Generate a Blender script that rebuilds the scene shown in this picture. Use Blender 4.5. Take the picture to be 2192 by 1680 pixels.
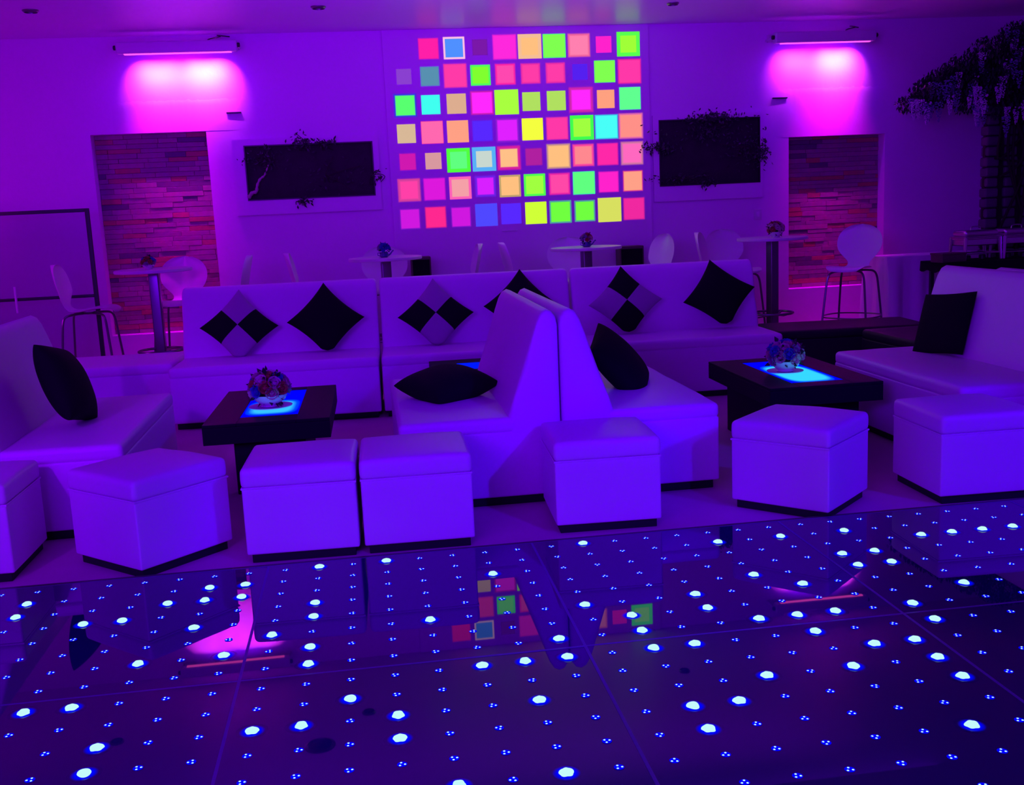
import bpy, math, random
from mathutils import Vector, Matrix, noise
rnd = random.Random(7)
PI = math.pi
for o in list(bpy.data.objects): bpy.data.objects.remove(o)
SC = bpy.context.scene
COL = SC.collection

# ------------------------------------------------------------------ camera
cd = bpy.data.cameras.new('camera'); cam = bpy.data.objects.new('camera', cd); COL.objects.link(cam)
r_ = Vector((0.98900111, -0.14087153, -0.04507787)); u_ = Vector((0.06840118, 0.16539067, 0.98385324)); f_ = Vector((0.13114146, 0.97611533, -0.17320734))
cam.matrix_world = Matrix(((r_.x, u_.x, -f_.x, 0.4445), (r_.y, u_.y, -f_.y, -3.6371), (r_.z, u_.z, -f_.z, 1.5823), (0, 0, 0, 1)))
cd.sensor_width = 36; cd.sensor_fit = 'HORIZONTAL'; cd.lens = 37.12; cd.clip_start = 0.05; cd.clip_end = 100
SC.camera = cam
SC.view_settings.view_transform = 'Standard'; SC.view_settings.look = 'None'
SC.view_settings.exposure = 0.0; SC.view_settings.gamma = 1.0
SC.view_settings.use_curve_mapping = False

# ------------------------------------------------------------------ ambient light of the club
w = bpy.data.worlds.new('club_ambient'); SC.world = w; w.use_nodes = True
bg = w.node_tree.nodes['Background']; bg.inputs[0].default_value = (0.20, 0.002, 0.62, 1); bg.inputs[1].default_value = 0.42

def aim(o, target):
    d = Vector(target) - o.location
    o.rotation_euler = d.to_track_quat('-Z', 'Y').to_euler()
def area(name, loc, target, size, color, power, spread=180):
    l = bpy.data.lights.new(name, 'AREA'); l.shape = 'RECTANGLE'; l.size, l.size_y = size
    l.color = color; l.energy = power; l.spread = math.radians(spread)
    o = bpy.data.objects.new(name, l); COL.objects.link(o); o.location = loc; aim(o, target); return o
def spot(name, loc, target, color, power, ang, blend=0.6, radius=0.06):
    l = bpy.data.lights.new(name, 'SPOT'); l.color = color; l.energy = power
    l.spot_size = math.radians(ang); l.spot_blend = blend; l.shadow_soft_size = radius
    o = bpy.data.objects.new(name, l); COL.objects.link(o); o.location = loc; aim(o, target); return o
area('violet_wash', (-2.2, -4.8, 2.6), (0.6, 3.0, 0.3), (3.0, 1.0), (0.17, 0.0, 1.0), 235)
area('violet_wall_wash', (1.7, 4.4, 3.38), (1.7, 8.0, 1.2), (7.0, 0.6), (0.16, 0.0, 1.0), 38)
area('magenta_side_wash', (-4.2, 5.6, 2.0), (-2.6, 8.0, 1.4), (0.6, 1.4), (0.60, 0.0, 0.9), 16)
area('violet_ceiling_fill', (1.5, 4.6, 2.5), (1.5, 6.4, 3.46), (6.0, 0.3), (0.27, 0.0, 1.0), 34, 110)  # unseen strip floating in mid-air, added to brighten the ceiling
spot('blue_spot', (3.6, -3.6, 3.0), (1.1, 1.3, 0.20), (0.06, 0.0, 1.0), 850, 30, 0.7)
spot('blue_spot', (5.6, -3.0, 3.0), (3.2, 1.4, 0.25), (0.05, 0.0, 1.0), 850, 24, 0.7)
spot('blue_spot', (2.9, -3.2, 3.1), (1.6, 2.3, 0.75), (0.08, 0.0, 1.0), 230, 18, 0.8)
spot('blue_spot', (1.6, -3.4, 2.9), (-0.55, 1.35, 0.25), (0.04, 0.0, 1.0), 260, 7, 0.5)
spot('magenta_spot', (-2.4, -2.6, 3.0), (-1.5, 2.5, 0.5), (0.24, 0.0, 1.0), 420, 28, 0.9)

# ------------------------------------------------------------------ materials
def lin(h):
    c = [int(h[i:i+2], 16)/255 for i in (0, 2, 4)]
    return tuple((x/12.92 if x <= 0.04045 else ((x+0.055)/1.055)**2.4) for x in c) + (1,)
MATS = {}
def mat(name, col=(0.8, 0.8, 0.8), rough=0.5, spec=0.5, metal=0.0, bump=0.0, bscale=40, var=0.0, vscale=6, trans=0.0, coat=0.0):
    if name in MATS: return MATS[name]
    m = bpy.data.materials.new(name); m.use_nodes = True; nt = m.node_tree; b = nt.nodes['Principled BSDF']
    b.inputs['Base Color'].default_value = (*col, 1); b.inputs['Roughness'].default_value = rough
    b.inputs['Specular IOR Level'].default_value = spec; b.inputs['Metallic'].default_value = metal
    b.inputs['Transmission Weight'].default_value = trans; b.inputs['Coat Weight'].default_value = coat
    tc = nt.nodes.new('ShaderNodeTexCoord')
    if bump:
        n = nt.nodes.new('ShaderNodeTexNoise'); n.inputs['Scale'].default_value = bscale; n.inputs['Detail'].default_value = 4
        nt.links.new(tc.outputs['Object'], n.inputs['Vector'])
        bp = nt.nodes.new('ShaderNodeBump'); bp.inputs['Strength'].default_value = bump; bp.inputs['Distance'].default_value = 0.01
        nt.links.new(n.outputs['Fac'], bp.inputs['Height']); nt.links.new(bp.outputs['Normal'], b.inputs['Normal'])
    if var:
        n = nt.nodes.new('ShaderNodeTexNoise'); n.inputs['Scale'].default_value = vscale; n.inputs['Detail'].default_value = 5
        nt.links.new(tc.outputs['Object'], n.inputs['Vector'])
        mx = nt.nodes.new('ShaderNodeMix'); mx.data_type = 'RGBA'
        mx.inputs[6].default_value = (*[c*(1-var) for c in col], 1); mx.inputs[7].default_value = (*[min(1, c*(1+var)) for c in col], 1)
        nt.links.new(n.outputs['Fac'], mx.inputs[0]); nt.links.new(mx.outputs[2], b.inputs['Base Color'])
    MATS[name] = m; return m
def emis(name, col, strength=1.0, sample=False):
    if name in MATS: return MATS[name]
    m = bpy.data.materials.new(name); m.use_nodes = True; nt = m.node_tree; nt.nodes.clear()
    e = nt.nodes.new('ShaderNodeEmission'); e.inputs[0].default_value = (*col[:3], 1); e.inputs[1].default_value = strength
    out = nt.nodes.new('ShaderNodeOutputMaterial'); nt.links.new(e.outputs[0], out.inputs[0])
    if not sample: m.cycles.emission_sampling = 'NONE'
    MATS[name] = m; return m
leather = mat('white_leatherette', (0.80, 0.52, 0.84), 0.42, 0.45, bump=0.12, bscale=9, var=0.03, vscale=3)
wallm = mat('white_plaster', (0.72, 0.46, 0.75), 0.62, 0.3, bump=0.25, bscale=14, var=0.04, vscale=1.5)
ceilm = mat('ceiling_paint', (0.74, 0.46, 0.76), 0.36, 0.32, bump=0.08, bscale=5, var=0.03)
black = mat('black_leatherette', (0.014, 0.012, 0.018), 0.55, 0.25, bump=0.15, bscale=12)
blackwood = mat('black_lacquer', (0.006, 0.004, 0.010), 0.55, 0.12, bump=0.04, bscale=30)
blackfab = mat('black_fabric', (0.006, 0.0055, 0.008), 0.85, 0.15, bump=0.4, bscale=160)
greyfab = mat('grey_fabric', (0.42, 0.40, 0.42), 0.85, 0.15, bump=0.4, bscale=160)
floorm = mat('grey_floor', (0.60, 0.34, 0.44), 0.7, 0.25, bump=0.1, bscale=60, var=0.12, vscale=4)
chairm = mat('white_plastic', (0.80, 0.78, 0.80), 0.3, 0.5)
metalm = mat('brushed_metal', (0.20, 0.19, 0.21), 0.28, 0.5, metal=0.9)
tabletopm = mat('white_laminate', (0.70, 0.68, 0.70), 0.3, 0.5)
housing = mat('white_housing', (0.62, 0.60, 0.64), 0.4, 0.5)
blackpl = mat('black_plastic', (0.012, 0.012, 0.014), 0.4, 0.5)
clothm = mat('white_cloth', (0.78, 0.76, 0.78), 0.85, 0.2, bump=0.2, bscale=80)
darkwood = mat('dark_wood', (0.09, 0.05, 0.05), 0.5, 0.4, var=0.3, vscale=9)
bowlm = mat('white_ceramic', (0.75, 0.74, 0.78), 0.2, 0.5)
potm = mat('blue_metal_pot', (0.05, 0.07, 0.25), 0.3, 0.5)
leafm = mat('dark_leaf', (0.022, 0.035, 0.03), 0.5, 0.4, var=0.4, vscale=20)
branchm = mat('pale_driftwood', (0.35, 0.28, 0.28), 0.35, 0.5, bump=0.3, bscale=30)
steelm = mat('polished_steel', (0.60, 0.58, 0.62), 0.28, 0.5, metal=1.0)
niched = mat('dark_niche_back', (0.022, 0.014, 0.022), 0.7, 0.2, bump=0.3, bscale=25, var=0.5, vscale=7)
rackm = mat('dark_stone_stack', (0.10, 0.08, 0.11), 0.6, 0.3, var=0.5, vscale=5)
wistm = mat('wisteria_petal', (0.70, 0.60, 0.78), 0.6, 0.3, var=0.2, vscale=30)
wistd = mat('wisteria_petal_dark', (0.20, 0.16, 0.42), 0.6, 0.3)
barkm = mat('vine_bark', (0.03, 0.022, 0.02), 0.8, 0.2, bump=0.5, bscale=20)
petals = [mat('petal_%s' % n, c, 0.55, 0.3) for n, c in (('rose', (0.55, 0.32, 0.34)), ('cream', (0.68, 0.60, 0.52)), ('pink', (0.58, 0.42, 0.45)), ('blue', (0.05, 0.07, 0.50)), ('mauve', (0.32, 0.24, 0.40)), ('red', (0.42, 0.05, 0.07)))]
glassm = mat('smoked_acrylic', (0.30, 0.30, 0.36), 0.08, 0.5)
# partly see-through screen sheet
def make_sheet():
    m = bpy.data.materials.new('clear_sheet'); m.use_nodes = True; nt = m.node_tree; nt.nodes.clear()
    t = nt.nodes.new('ShaderNodeBsdfTransparent'); t.inputs[0].default_value = (0.86, 0.86, 0.88, 1)
    g = nt.nodes.new('ShaderNodeBsdfGlossy'); g.inputs[1].default_value = 0.22; g.inputs[0].default_value = (0.8, 0.8, 0.8, 1)
    mx = nt.nodes.new('ShaderNodeMixShader'); mx.inputs[0].default_value = 0.08
    out = nt.nodes.new('ShaderNodeOutputMaterial')
    nt.links.new(t.outputs[0], mx.inputs[1]); nt.links.new(g.outputs[0], mx.inputs[2]); nt.links.new(mx.outputs[0], out.inputs[0])
    return m
sheetm = make_sheet()
# dance floor top: glossy black acrylic, scattered LED light put into its blue base
dancem = mat('gloss_black_acrylic', (0.010, 0.001, 0.10), 0.015, 0.62)
jointm = mat('panel_edge_metal', (0.12, 0.07, 0.30), 0.45, 0.5)
# ledger stone: one tone per stone
def make_stone():
    m = bpy.data.materials.new('ledger_stone'); m.use_nodes = True; nt = m.node_tree; b = nt.nodes['Principled BSDF']
    g = nt.nodes.new('ShaderNodeNewGeometry'); cr = nt.nodes.new('ShaderNodeValToRGB'); cr.color_ramp.interpolation = 'CONSTANT'
    stops = [(0, (0.40, 0.26, 0.28)), (0.22, (0.46, 0.30, 0.31)), (0.42, (0.35, 0.22, 0.26)), (0.60, (0.52, 0.16, 0.12)), (0.68, (0.42, 0.27, 0.29)), (0.86, (0.16, 0.10, 0.16)), (0.92, (0.52, 0.20, 0.15))]
    cr.color_ramp.elements[0].color = (*stops[0][1], 1); cr.color_ramp.elements[0].position = 0
    cr.color_ramp.elements[1].color = (*stops[-1][1], 1); cr.color_ramp.elements[1].position = stops[-1][0]
    for p, c in stops[1:-1]:
        e = cr.color_ramp.elements.new(p); e.color = (*c, 1)
    nt.links.new(g.outputs['Random Per Island'], cr.inputs[0])
    tc = nt.nodes.new('ShaderNodeTexCoord'); n = nt.nodes.new('ShaderNodeTexNoise'); n.inputs['Scale'].default_value = 18; n.inputs['Detail'].default_value = 6
    nt.links.new(tc.outputs['Object'], n.inputs['Vector'])
    mx = nt.nodes.new('ShaderNodeMix'); mx.data_type = 'RGBA'; mx.blend_type = 'MULTIPLY'; mx.inputs[0].default_value = 0.5
    nt.links.new(cr.outputs[0], mx.inputs[6]); nt.links.new(n.outputs['Color'], mx.inputs[7]); nt.links.new(mx.outputs[2], b.inputs['Base Color'])
    bp = nt.nodes.new('ShaderNodeBump'); bp.inputs['Strength'].default_value = 0.6; bp.inputs['Distance'].default_value = 0.01
    nt.links.new(n.outputs['Fac'], bp.inputs['Height']); nt.links.new(bp.outputs['Normal'], b.inputs['Normal'])
    b.inputs['Roughness'].default_value = 0.5
    return m
stonem = make_stone()

# ------------------------------------------------------------------ mesh helpers
class MB:
    def __init__(s): s.v = []; s.f = []; s.m = []
    def add(s, v, f, T=None, mi=0):
        n = len(s.v)
        s.v += [tuple(T @ Vector(p)) if T else tuple(p) for p in v]
        s.f += [tuple(i+n for i in q) for q in f]; s.m += [mi]*len(f) if isinstance(mi, int) else mi
        return s
    def box(s, x0, x1, y0, y1, z0, z1, T=None, mi=0):
        v = [(x, y, z) for x in (x0, x1) for y in (y0, y1) for z in (z0, z1)]
        return s.add(v, [(0, 1, 3, 2), (4, 6, 7, 5), (0, 4, 5, 1), (2, 3, 7, 6), (0, 2, 6, 4), (1, 5, 7, 3)], T, mi)
    def rbox(s, x0, x1, y0, y1, z0, z1, r, T=None, mi=0, fn=None, n=6):
        lo, hi = (x0, y0, z0), (x1, y1, z1); tk = []
        for a in range(3):
            L = hi[a]-lo[a]; rr = min(r, L*0.499)
            t = [0, .35*rr, .7*rr, rr] + [rr+(L-2*rr)*k/n for k in range(1, n)] + [L-rr, L-.7*rr, L-.35*rr, L]
            tk.append([lo[a]+q for q in t])
        idx = {}; vs = []; fs = []
        def vid(i, j, k):
            if (i, j, k) in idx: return idx[i, j, k]
            p = [tk[0][i], tk[1][j], tk[2][k]]; c = []
            for a in range(3):
                rr = min(r, (hi[a]-lo[a])*0.499); c.append(min(max(p[a], lo[a]+rr), hi[a]-rr))
            d = Vector(p)-Vector(c); 
            if d.length > 1e-9: p = Vector(c)+d.normalized()*min(r, max(d.length, r)) if True else p
            p = Vector(p)
            if fn: p = Vector(fn(p))
            idx[i, j, k] = len(vs); vs.append(tuple(p)); return idx[i, j, k]
        N = [len(t)-1 for t in tk]
        for a in range(3):
            b, c = (a+1) % 3, (a+2) % 3
            for side in (0, N[a]):
                for i in range(N[b]):
                    for j in range(N[c]):
                        q = []
                        for di, dj in ((0, 0), (1, 0), (1, 1), (0, 1)):
                            t = [0, 0, 0]; t[a] = side; t[b] = i+di; t[c] = j+dj; q.append(vid(*t))
                        fs.append(tuple(q) if side else tuple(reversed(q)))
        return s.add(vs, fs, T, mi)
    def lathe(s, prof, seg=24, T=None, mi=0):
        v = []; f = []
        for (r, z) in prof:
            for k in range(seg):
                a = 2*PI*k/seg; v.append((r*math.cos(a), r*math.sin(a), z))
        for i in range(len(prof)-1):
            for k in range(seg):
                k2 = (k+1) % seg; f.append((i*seg+k, i*seg+k2, (i+1)*seg+k2, (i+1)*seg+k))
        f.append(tuple(reversed(range(seg)))); f.append(tuple((len(prof)-1)*seg+k for k in range(seg)))
        return s.add(v, f, T, mi)
    def tube(s, pts, r, seg=8, closed=False, T=None, mi=0):
        pts = [Vector(p) for p in pts]; n = len(pts); v = []; f = []; up = None
        for i, p in enumerate(pts):
            if closed: d = pts[(i+1) % n]-pts[i-1]
            else: d = pts[min(i+1, n-1)]-pts[max(i-1, 0)]
            d.normalize()
            if up is None: up = Vector((0, 0, 1)) if abs(d.z) < .9 else Vector((1, 0, 0))
            a = d.cross(up).normalized(); up = a.cross(d).normalized()
            rr = r[i] if isinstance(r, (list, tuple)) else r
            for k in range(seg):
                t = 2*PI*k/seg; v.append(p+(a*math.cos(t)+up*math.sin(t))*rr)
        for i in range(n if closed else n-1):
            j = (i+1) % n
            for k in range(seg):
                k2 = (k+1) % seg; f.append((i*seg+k, i*seg+k2, j*seg+k2, j*seg+k))
        if not closed: f.append(tuple(reversed(range(seg)))); f.append(tuple((n-1)*seg+k for k in range(seg)))
        return s.add(v, f, T, mi)
    def ball(s, c, r, seg=10, rings=6, T=None, mi=0, sc=(1, 1, 1), nz=0):
        v = []; f = []
        for i in range(rings+1):
            ph = PI*i/rings
            for k in range(seg):
                a = 2*PI*k/seg; d = Vector((math.sin(ph)*math.cos(a), math.sin(ph)*math.sin(a), math.cos(ph)))
                q = 1+(nz*noise.noise(d*3+Vector(c)*17) if nz else 0)
                v.append((c[0]+d.x*r*sc[0]*q, c[1]+d.y*r*sc[1]*q, c[2]+d.z*r*sc[2]*q))
        for i in range(rings):
            for k in range(seg):
                k2 = (k+1) % seg; f.append((i*seg+k, (i+1)*seg+k, (i+1)*seg+k2, i*seg+k2))
        return s.add(v, f, T, mi)
    def build(s, name, mats, parent=None, smooth=True, ang=38):
        me = bpy.data.meshes.new(name); me.from_pydata(s.v, [], s.f); me.update()
        if not isinstance(mats, (list, tuple)): mats = [mats]
        for m in mats: me.materials.append(m)
        if len(mats) > 1: me.polygons.foreach_set('material_index', s.m)
        if smooth:
            me.shade_smooth(); me.set_sharp_from_angle(angle=math.radians(ang))
        o = bpy.data.objects.new(name, me); COL.objects.link(o)
        if parent: o.parent = parent
        return o
def tag(o, label=None, cat=None, group=None, kind=None):
    if label: o['label'] = label
    if cat: o['category'] = cat
    if group: o['group'] = group
    if kind: o['kind'] = kind
    return o
def thing(name, loc, rz, label, cat, group=None):
    o = bpy.data.objects.new(name, None); COL.objects.link(o); o.location = loc; o.rotation_euler = (0, 0, rz)
    o.empty_display_size = 0.1
    return tag(o, label, cat, group)
def clone(root, loc, rz, label, group=None):
    r = root.copy(); COL.objects.link(r); r.location = loc; r.rotation_euler = (0, 0, rz); r['label'] = label
    if group: r['group'] = group
    for ch in list(root.children):
        c = ch.copy(); COL.objects.link(c); c.parent = r
        for g in list(ch.children):
            d = g.copy(); COL.objects.link(d); d.parent = c
    return r
def catmull(pts, n):
    out = []; P = [Vector(p) for p in pts]
    for i in range(len(P)-1):
        a, b, c, d = P[max(i-1, 0)], P[i], P[i+1], P[min(i+2, len(P)-1)]
        for k in range(n):
            t = k/n; out.append(0.5*((2*b)+(c-a)*t+(2*a-5*b+4*c-d)*t*t+(3*b-a-3*c+d)*t**3))
    out.append(P[-1]); return out

FZ = -0.035      # the lounge floor lies this far below the dance floor's top
# ------------------------------------------------------------------ the room
X0, X1, Y0, YW, ZC = -4.6, 9.6, -6.0, 8.0, 3.46
def struct(o): o['kind'] = 'structure'; return o
struct(MB().box(X0, X1, Y0, YW+.4, FZ-.2, FZ).build('floor', floorm))
struct(MB().box(X0, X1, Y0, YW+.4, ZC, ZC+.2).build('ceiling', ceilm))
struct(MB().box(X0-.2, X0, Y0, YW+.4, FZ-.2, ZC+.2).build('wall_left', wallm))
struct(MB().box(X1, X1+.2, Y0, YW+.4, FZ-.2, ZC+.2).build('wall_right', wallm))
NL = (-2.24, -1.08, 0.42, 2.50); NR = (5.28, 6.43, 0.50, 2.21)
wb = MB(); ND = 0.16
xs = [X0, NL[0], NL[1], NR[0], NR[1], X1]
wb.box(X0, NL[0], YW, YW+.4, FZ, ZC); wb.box(NL[1], NR[0], YW, YW+.4, FZ, ZC); wb.box(NR[1], X1, YW, YW+.4, FZ, ZC)
for (a, b, z0, z1) in (NL, NR):
    wb.box(a, b, YW, YW+.4, FZ, z0); wb.box(a, b, YW, YW+.4, z1, ZC); wb.box(a, b, YW+ND+.03, YW+.4, z0, z1)
struct(wb.build('wall_back', wallm, smooth=False))
# thin plaster coats over the niches, their ragged upper edges catch the LED bars' light
def plaster(name, x0, x1, z0, z1, seed):
    m = MB(); n = 60; v = []; f = []; rr = random.Random(seed); top = []
    for k in range(n+1): top.append(z1+0.012*noise.noise(Vector((k*.35, seed, 0)))+0.008*rr.uniform(-1, 1))
    for k in range(n+1):
        x = x0+(x1-x0)*k/n; e = 1 if 0 < k < n else 0
        e = min(1, k/6, (n-k)/6); v += [(x, YW+.001, z0), (x, YW-.003*e, z0), (x, YW-(.006+.004*rr.random())*e, top[k]-.04), (x, YW-.005*e, top[k]), (x, YW+.001, top[k]+.02)]
    for k in range(n):
        for j in range(4): f.append((k*5+j, (k+1)*5+j, (k+1)*5+j+1, k*5+j+1))
    m.add(v, f); struct(m.build(name, wallm, ang=60))
plaster('trim_1', -2.0, -0.70, 2.50, 2.80, 3); plaster('trim_2', 5.10, 6.45, 2.21, 2.72, 9)
# ledger stone in both niches
def ledger(name, nb, seed):
    a, b, z0, z1 = nb; m = MB(); rr = random.Random(seed); z = z0+.0005
    while z < z1-.01:
        h = min(rr.choice((.045, .05, .055)), z1-z)
        x = a-rr.random()*.2
        while x < b:
            wd = rr.uniform(.14, .42); xa, xb = max(x, a)+.001, min(x+wd, b)-.001
            if xb-xa > .01:
                d = rr.uniform(0, .011); m.rbox(xa, xb, YW+ND-d, YW+ND+.04, z+.0012, z+h-.0012, .003, n=1)
            x += wd
        z += h
    struct(m.build(name, stonem, smooth=False))
ledger('wall_niche_left', NL, 1); ledger('wall_niche_right', NR, 2)

# ------------------------------------------------------------------ projection wall
scr = thing('projection_screen', (2.235, 7.97, FZ), 0, 'tall flat wall panel between the two planted niches, showing rows of coloured squares', 'screen')
MB().box(-1.435, 1.435, 0, .035, 0, ZC-FZ-.001).build('screen_panel', wallm, scr, smooth=False)
SQ = '''1.282 3.262 0.204 FF1FA8 - 1 1
1.553 3.262 0.227 5090FF FFC0E8 .82 0
1.829 3.262 0.157 7A18A8 - 1 1
2.094 3.259 0.244 FF28DD - 1 1
2.365 3.259 0.253 FFC080 F5BE98 .7 0
2.632 3.258 0.247 7FFF50 50FF80 .92 0
2.902 3.257 0.231 FF80B0 F568A0 .8 1
3.174 3.259 0.171 FF22CC - 1 0
3.447 3.257 0.255 A0FF38 58FF50 .68 0
1.006 2.984 0.157 8A40D0 - 1 0
1.280 2.980 0.201 5890B0 5878C8 .9 0
1.551 2.979 0.235 FF3AA8 - 1 1
1.821 2.977 0.212 80FF30 50FF60 .8 0
2.089 2.979 0.209 FF48B0 FF28A8 .8 1
2.363 2.979 0.203 FF3CA8 F030A8 .8 1
2.635 2.978 0.204 FF3CA8 F030A8 .8 1
2.904 2.980 0.165 5520F0 - 1 0
3.177 2.978 0.231 80FF50 50FF80 .94 0
3.453 2.972 0.246 FF38A8 FF28A0 .9 1
1.002 2.689 0.234 58FF70 3A30E0 .82 1
1.273 2.689 0.199 40FFF0 - 1 0
1.548 2.690 0.207 DDAD90 - 1 0
1.823 2.691 0.237 FF28FF D020B0 .86 1
2.090 2.690 0.258 A8FF40 - 1 0
2.359 2.688 0.195 B0E060 - 1 0
2.633 2.688 0.205 B0E060 - 1 0
2.906 2.689 0.257 FF28FF D028B0 .76 1
3.180 2.688 0.193 FFA080 - 1 0
3.451 2.687 0.239 60FF90 50E8C0 .94 0
0.996 2.397 0.196 D8B898 - 1 0
1.272 2.401 0.235 FF68B0 FF40A0 .95 0
1.547 2.401 0.230 FFA085 - 1 0
1.814 2.399 0.210 5828FF - 1 1
2.085 2.396 0.240 E020FF 9020D8 .84 1
2.360 2.397 0.231 F5FF40 - 1 0
2.632 2.396 0.228 FF38A8 - 1 1
2.906 2.395 0.261 A0FF40 40FF50 .72 0
3.180 2.394 0.260 48FFF8 40B8E8 .9 0
3.453 2.394 0.258 FF9088 F070B0 .86 1
0.992 2.104 0.168 D018B0 - 1 1
1.267 2.102 0.172 D898A0 - 1 0
1.539 2.100 0.252 60FF80 50FF40 .7 0
1.816 2.101 0.256 C8D8D0 58B0F8 .66 0
2.088 2.103 0.245 FFC088 D820A0 .72 1
2.362 2.104 0.176 B020A0 - 1 1
2.636 2.100 0.249 FFC080 D8A088 .84 1
2.911 2.101 0.226 FF8890 FF48A0 .78 1
3.184 2.101 0.225 FF28A8 - 1 1
3.458 2.102 0.238 FF68C0 D878A8 .8 1
0.990 1.806 0.232 FF40A8 D840A0 .75 1
1.263 1.805 0.223 DD18DD - 1 1
1.542 1.806 0.238 F5A0A8 FF60B8 .76 0
1.817 1.813 0.219 D820FF 7020E8 .76 1
2.086 1.804 0.235 FFC080 C0A070 .82 0
2.359 1.804 0.236 A0FF40 50FF50 .8 0
2.635 1.804 0.223 FF48A8 F028A8 .82 1
2.908 1.803 0.247 60FF80 40F0B0 .92 0
3.186 1.803 0.214 FF22CC - 1 1
3.461 1.802 0.212 FFA088 FF4088 .92 1
0.981 1.500 0.208 D018E0 9018D0 .9 1
1.259 1.505 0.217 FF2890 E02090 .92 1
1.534 1.496 0.207 D018E0 9018D0 .9 1
1.813 1.505 0.242 5048FF - 1 0
2.085 1.506 0.221 5828FF - 1 0
2.361 1.502 0.237 D0FF38 - 1 0
2.635 1.501 0.245 70FF40 50A0A0 .86 0
2.908 1.499 0.231 70FF40 50A0A0 .86 0
3.188 1.499 0.263 D8E060 - 1 0
3.466 1.498 0.228 F028A0 - 1 1'''
def make_picture():
    v = []; f = []; uv = []; ci = []; co = []; pr = []
    for k, l in enumerate(SQ.split('\n')):
        x, z, s, a, b, q, so = l.split(); x = float(x)-2.235; z = float(z)-FZ; h = float(s)/2; n = len(v)
        e = 1.14 if so == '1' else 1.0
        v += [(x-h*e, -.0015, z-h*e), (x+h*e, -.0015, z-h*e), (x+h*e, -.0015, z+h*e), (x-h*e, -.0015, z+h*e)]
        f.append((n, n+1, n+2, n+3)); uv += [(-e, -e), (e, -e), (e, e), (-e, e)]
        A = lin(a); B = lin(b) if b != '-' else A
        ci += [A]*4; co += [B]*4; pr += [(float(q), float(so), 0, 1)]*4
    me = bpy.data.meshes.new('projected_picture'); me.from_pydata(v, [], f)
    u = me.uv_layers.new(name='cell')
    for i, c in enumerate(uv): u.data[i].uv = c
    for nm, arr in (('inner', ci), ('outer', co), ('shape', pr)):
        at = me.attributes.new(nm, 'FLOAT_COLOR', 'CORNER')
        for i, c in enumerate(arr): at.data[i].color = c
    m = bpy.data.materials.new('projected_picture'); m.use_nodes = True; nt = m.node_tree; nt.nodes.clear(); L = nt.links.new
    def at(nm):
        n = nt.nodes.new('ShaderNodeAttribute'); n.attribute_name = nm; return n
    def mth(op, a, b=None):
        n = nt.nodes.new('ShaderNodeMath'); n.operation = op
        for i, x in enumerate((a, b)):
            if x is None: continue
            if isinstance(x, (int, float)): n.inputs[i].default_value = x
            else: L(x, n.inputs[i])
        return n.outputs[0]
    uvn = nt.nodes.new('ShaderNodeUVMap'); uvn.uv_map = 'cell'
    sp = nt.nodes.new('ShaderNodeSeparateXYZ'); L(uvn.outputs[0], sp.inputs[0])
    d = mth('MAXIMUM', mth('ABSOLUTE', sp.outputs[0]), mth('ABSOLUTE', sp.outputs[1]))
    sh = nt.nodes.new('ShaderNodeSeparateColor'); L(at('shape').outputs['Color'], sh.inputs[0])
    wdt = mth('ADD', mth('MULTIPLY', sh.outputs[1], .08), .02)
    t = nt.nodes.new('ShaderNodeClamp'); L(mth('DIVIDE', mth('SUBTRACT', d, sh.outputs[0]), wdt), t.inputs[0])
    mx = nt.nodes.new('ShaderNodeMix'); mx.data_type = 'RGBA'; L(t.outputs[0], mx.inputs[0]); L(at('inner').outputs['Color'], mx.inputs[6]); L(at('outer').outputs['Color'], mx.inputs[7])
    e = nt.nodes.new('ShaderNodeEmission'); L(mx.outputs[2], e.inputs[0]); e.inputs[1].default_value = 1.0
    fade = nt.nodes.new('ShaderNodeMapRange'); fade.interpolation_type = 'SMOOTHSTEP'
    L(d, fade.inputs[0]); fade.inputs[1].default_value = .88; fade.inputs[2].default_value = 1.13
    fa = mth('MULTIPLY', fade.outputs[0], sh.outputs[1])
    tr = nt.nodes.new('ShaderNodeBsdfTransparent'); ms = nt.nodes.new('ShaderNodeMixShader')
    L(fa, ms.inputs[0]); L(e.outputs[0], ms.inputs[1]); L(tr.outputs[0], ms.inputs[2])
    out = nt.nodes.new('ShaderNodeOutputMaterial'); L(ms.outputs[0], out.inputs[0]); m.cycles.emission_sampling = 'NONE'
    me.materials.append(m)
    o = bpy.data.objects.new('projected_picture', me); COL.objects.link(o); o.parent = scr; o['label'] = 'glowing grid of pink, green, orange, yellow and blue squares'
make_picture()

# ------------------------------------------------------------------ dance floor
PS = 0.1524; PG = 0.01026; PW = 8*PS+PG
BIG = set([(-7,5),(-7,6),(-5,-1),(-5,4),(-4,-1),(-4,4),(-3,-4),(-3,-3),(-3,1),(-3,5),(-2,3),(-2,5),(-2,6),(-1,1),(-1,5),(-1,6),(0,-3),(0,2),(1,-3),(1,0),(1,1),(1,3),(1,4),(1,7),(2,-2),(3,-4),(3,-3),(3,7),(4,-6),(4,2),(5,-1),(6,-6),(6,-3),(6,-1),(6,5),(7,-1),(7,0),(8,2),(9,-5),(9,-4),(9,-1),(9,0),(9,1),(9,7),(10,-4),(10,-1),(11,-3),(11,1),(11,2),(12,0),(13,-3),(13,-1),(13,0),(13,3),(13,6),(14,-6),(14,-2),(14,0),(14,2),(15,-4),(15,-3),(15,-2),(15,6),(16,-1),(16,0),(16,3),(16,4),(17,3),(17,4),(17,6),(18,1),(19,5),(20,5),(21,5),(22,5)])
lc = emis('led_white', (0.58, 1.0, 1.0), 0.95); lb = emis('led_blue', (0.0, 0.0, 1.0), 1.0)
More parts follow.
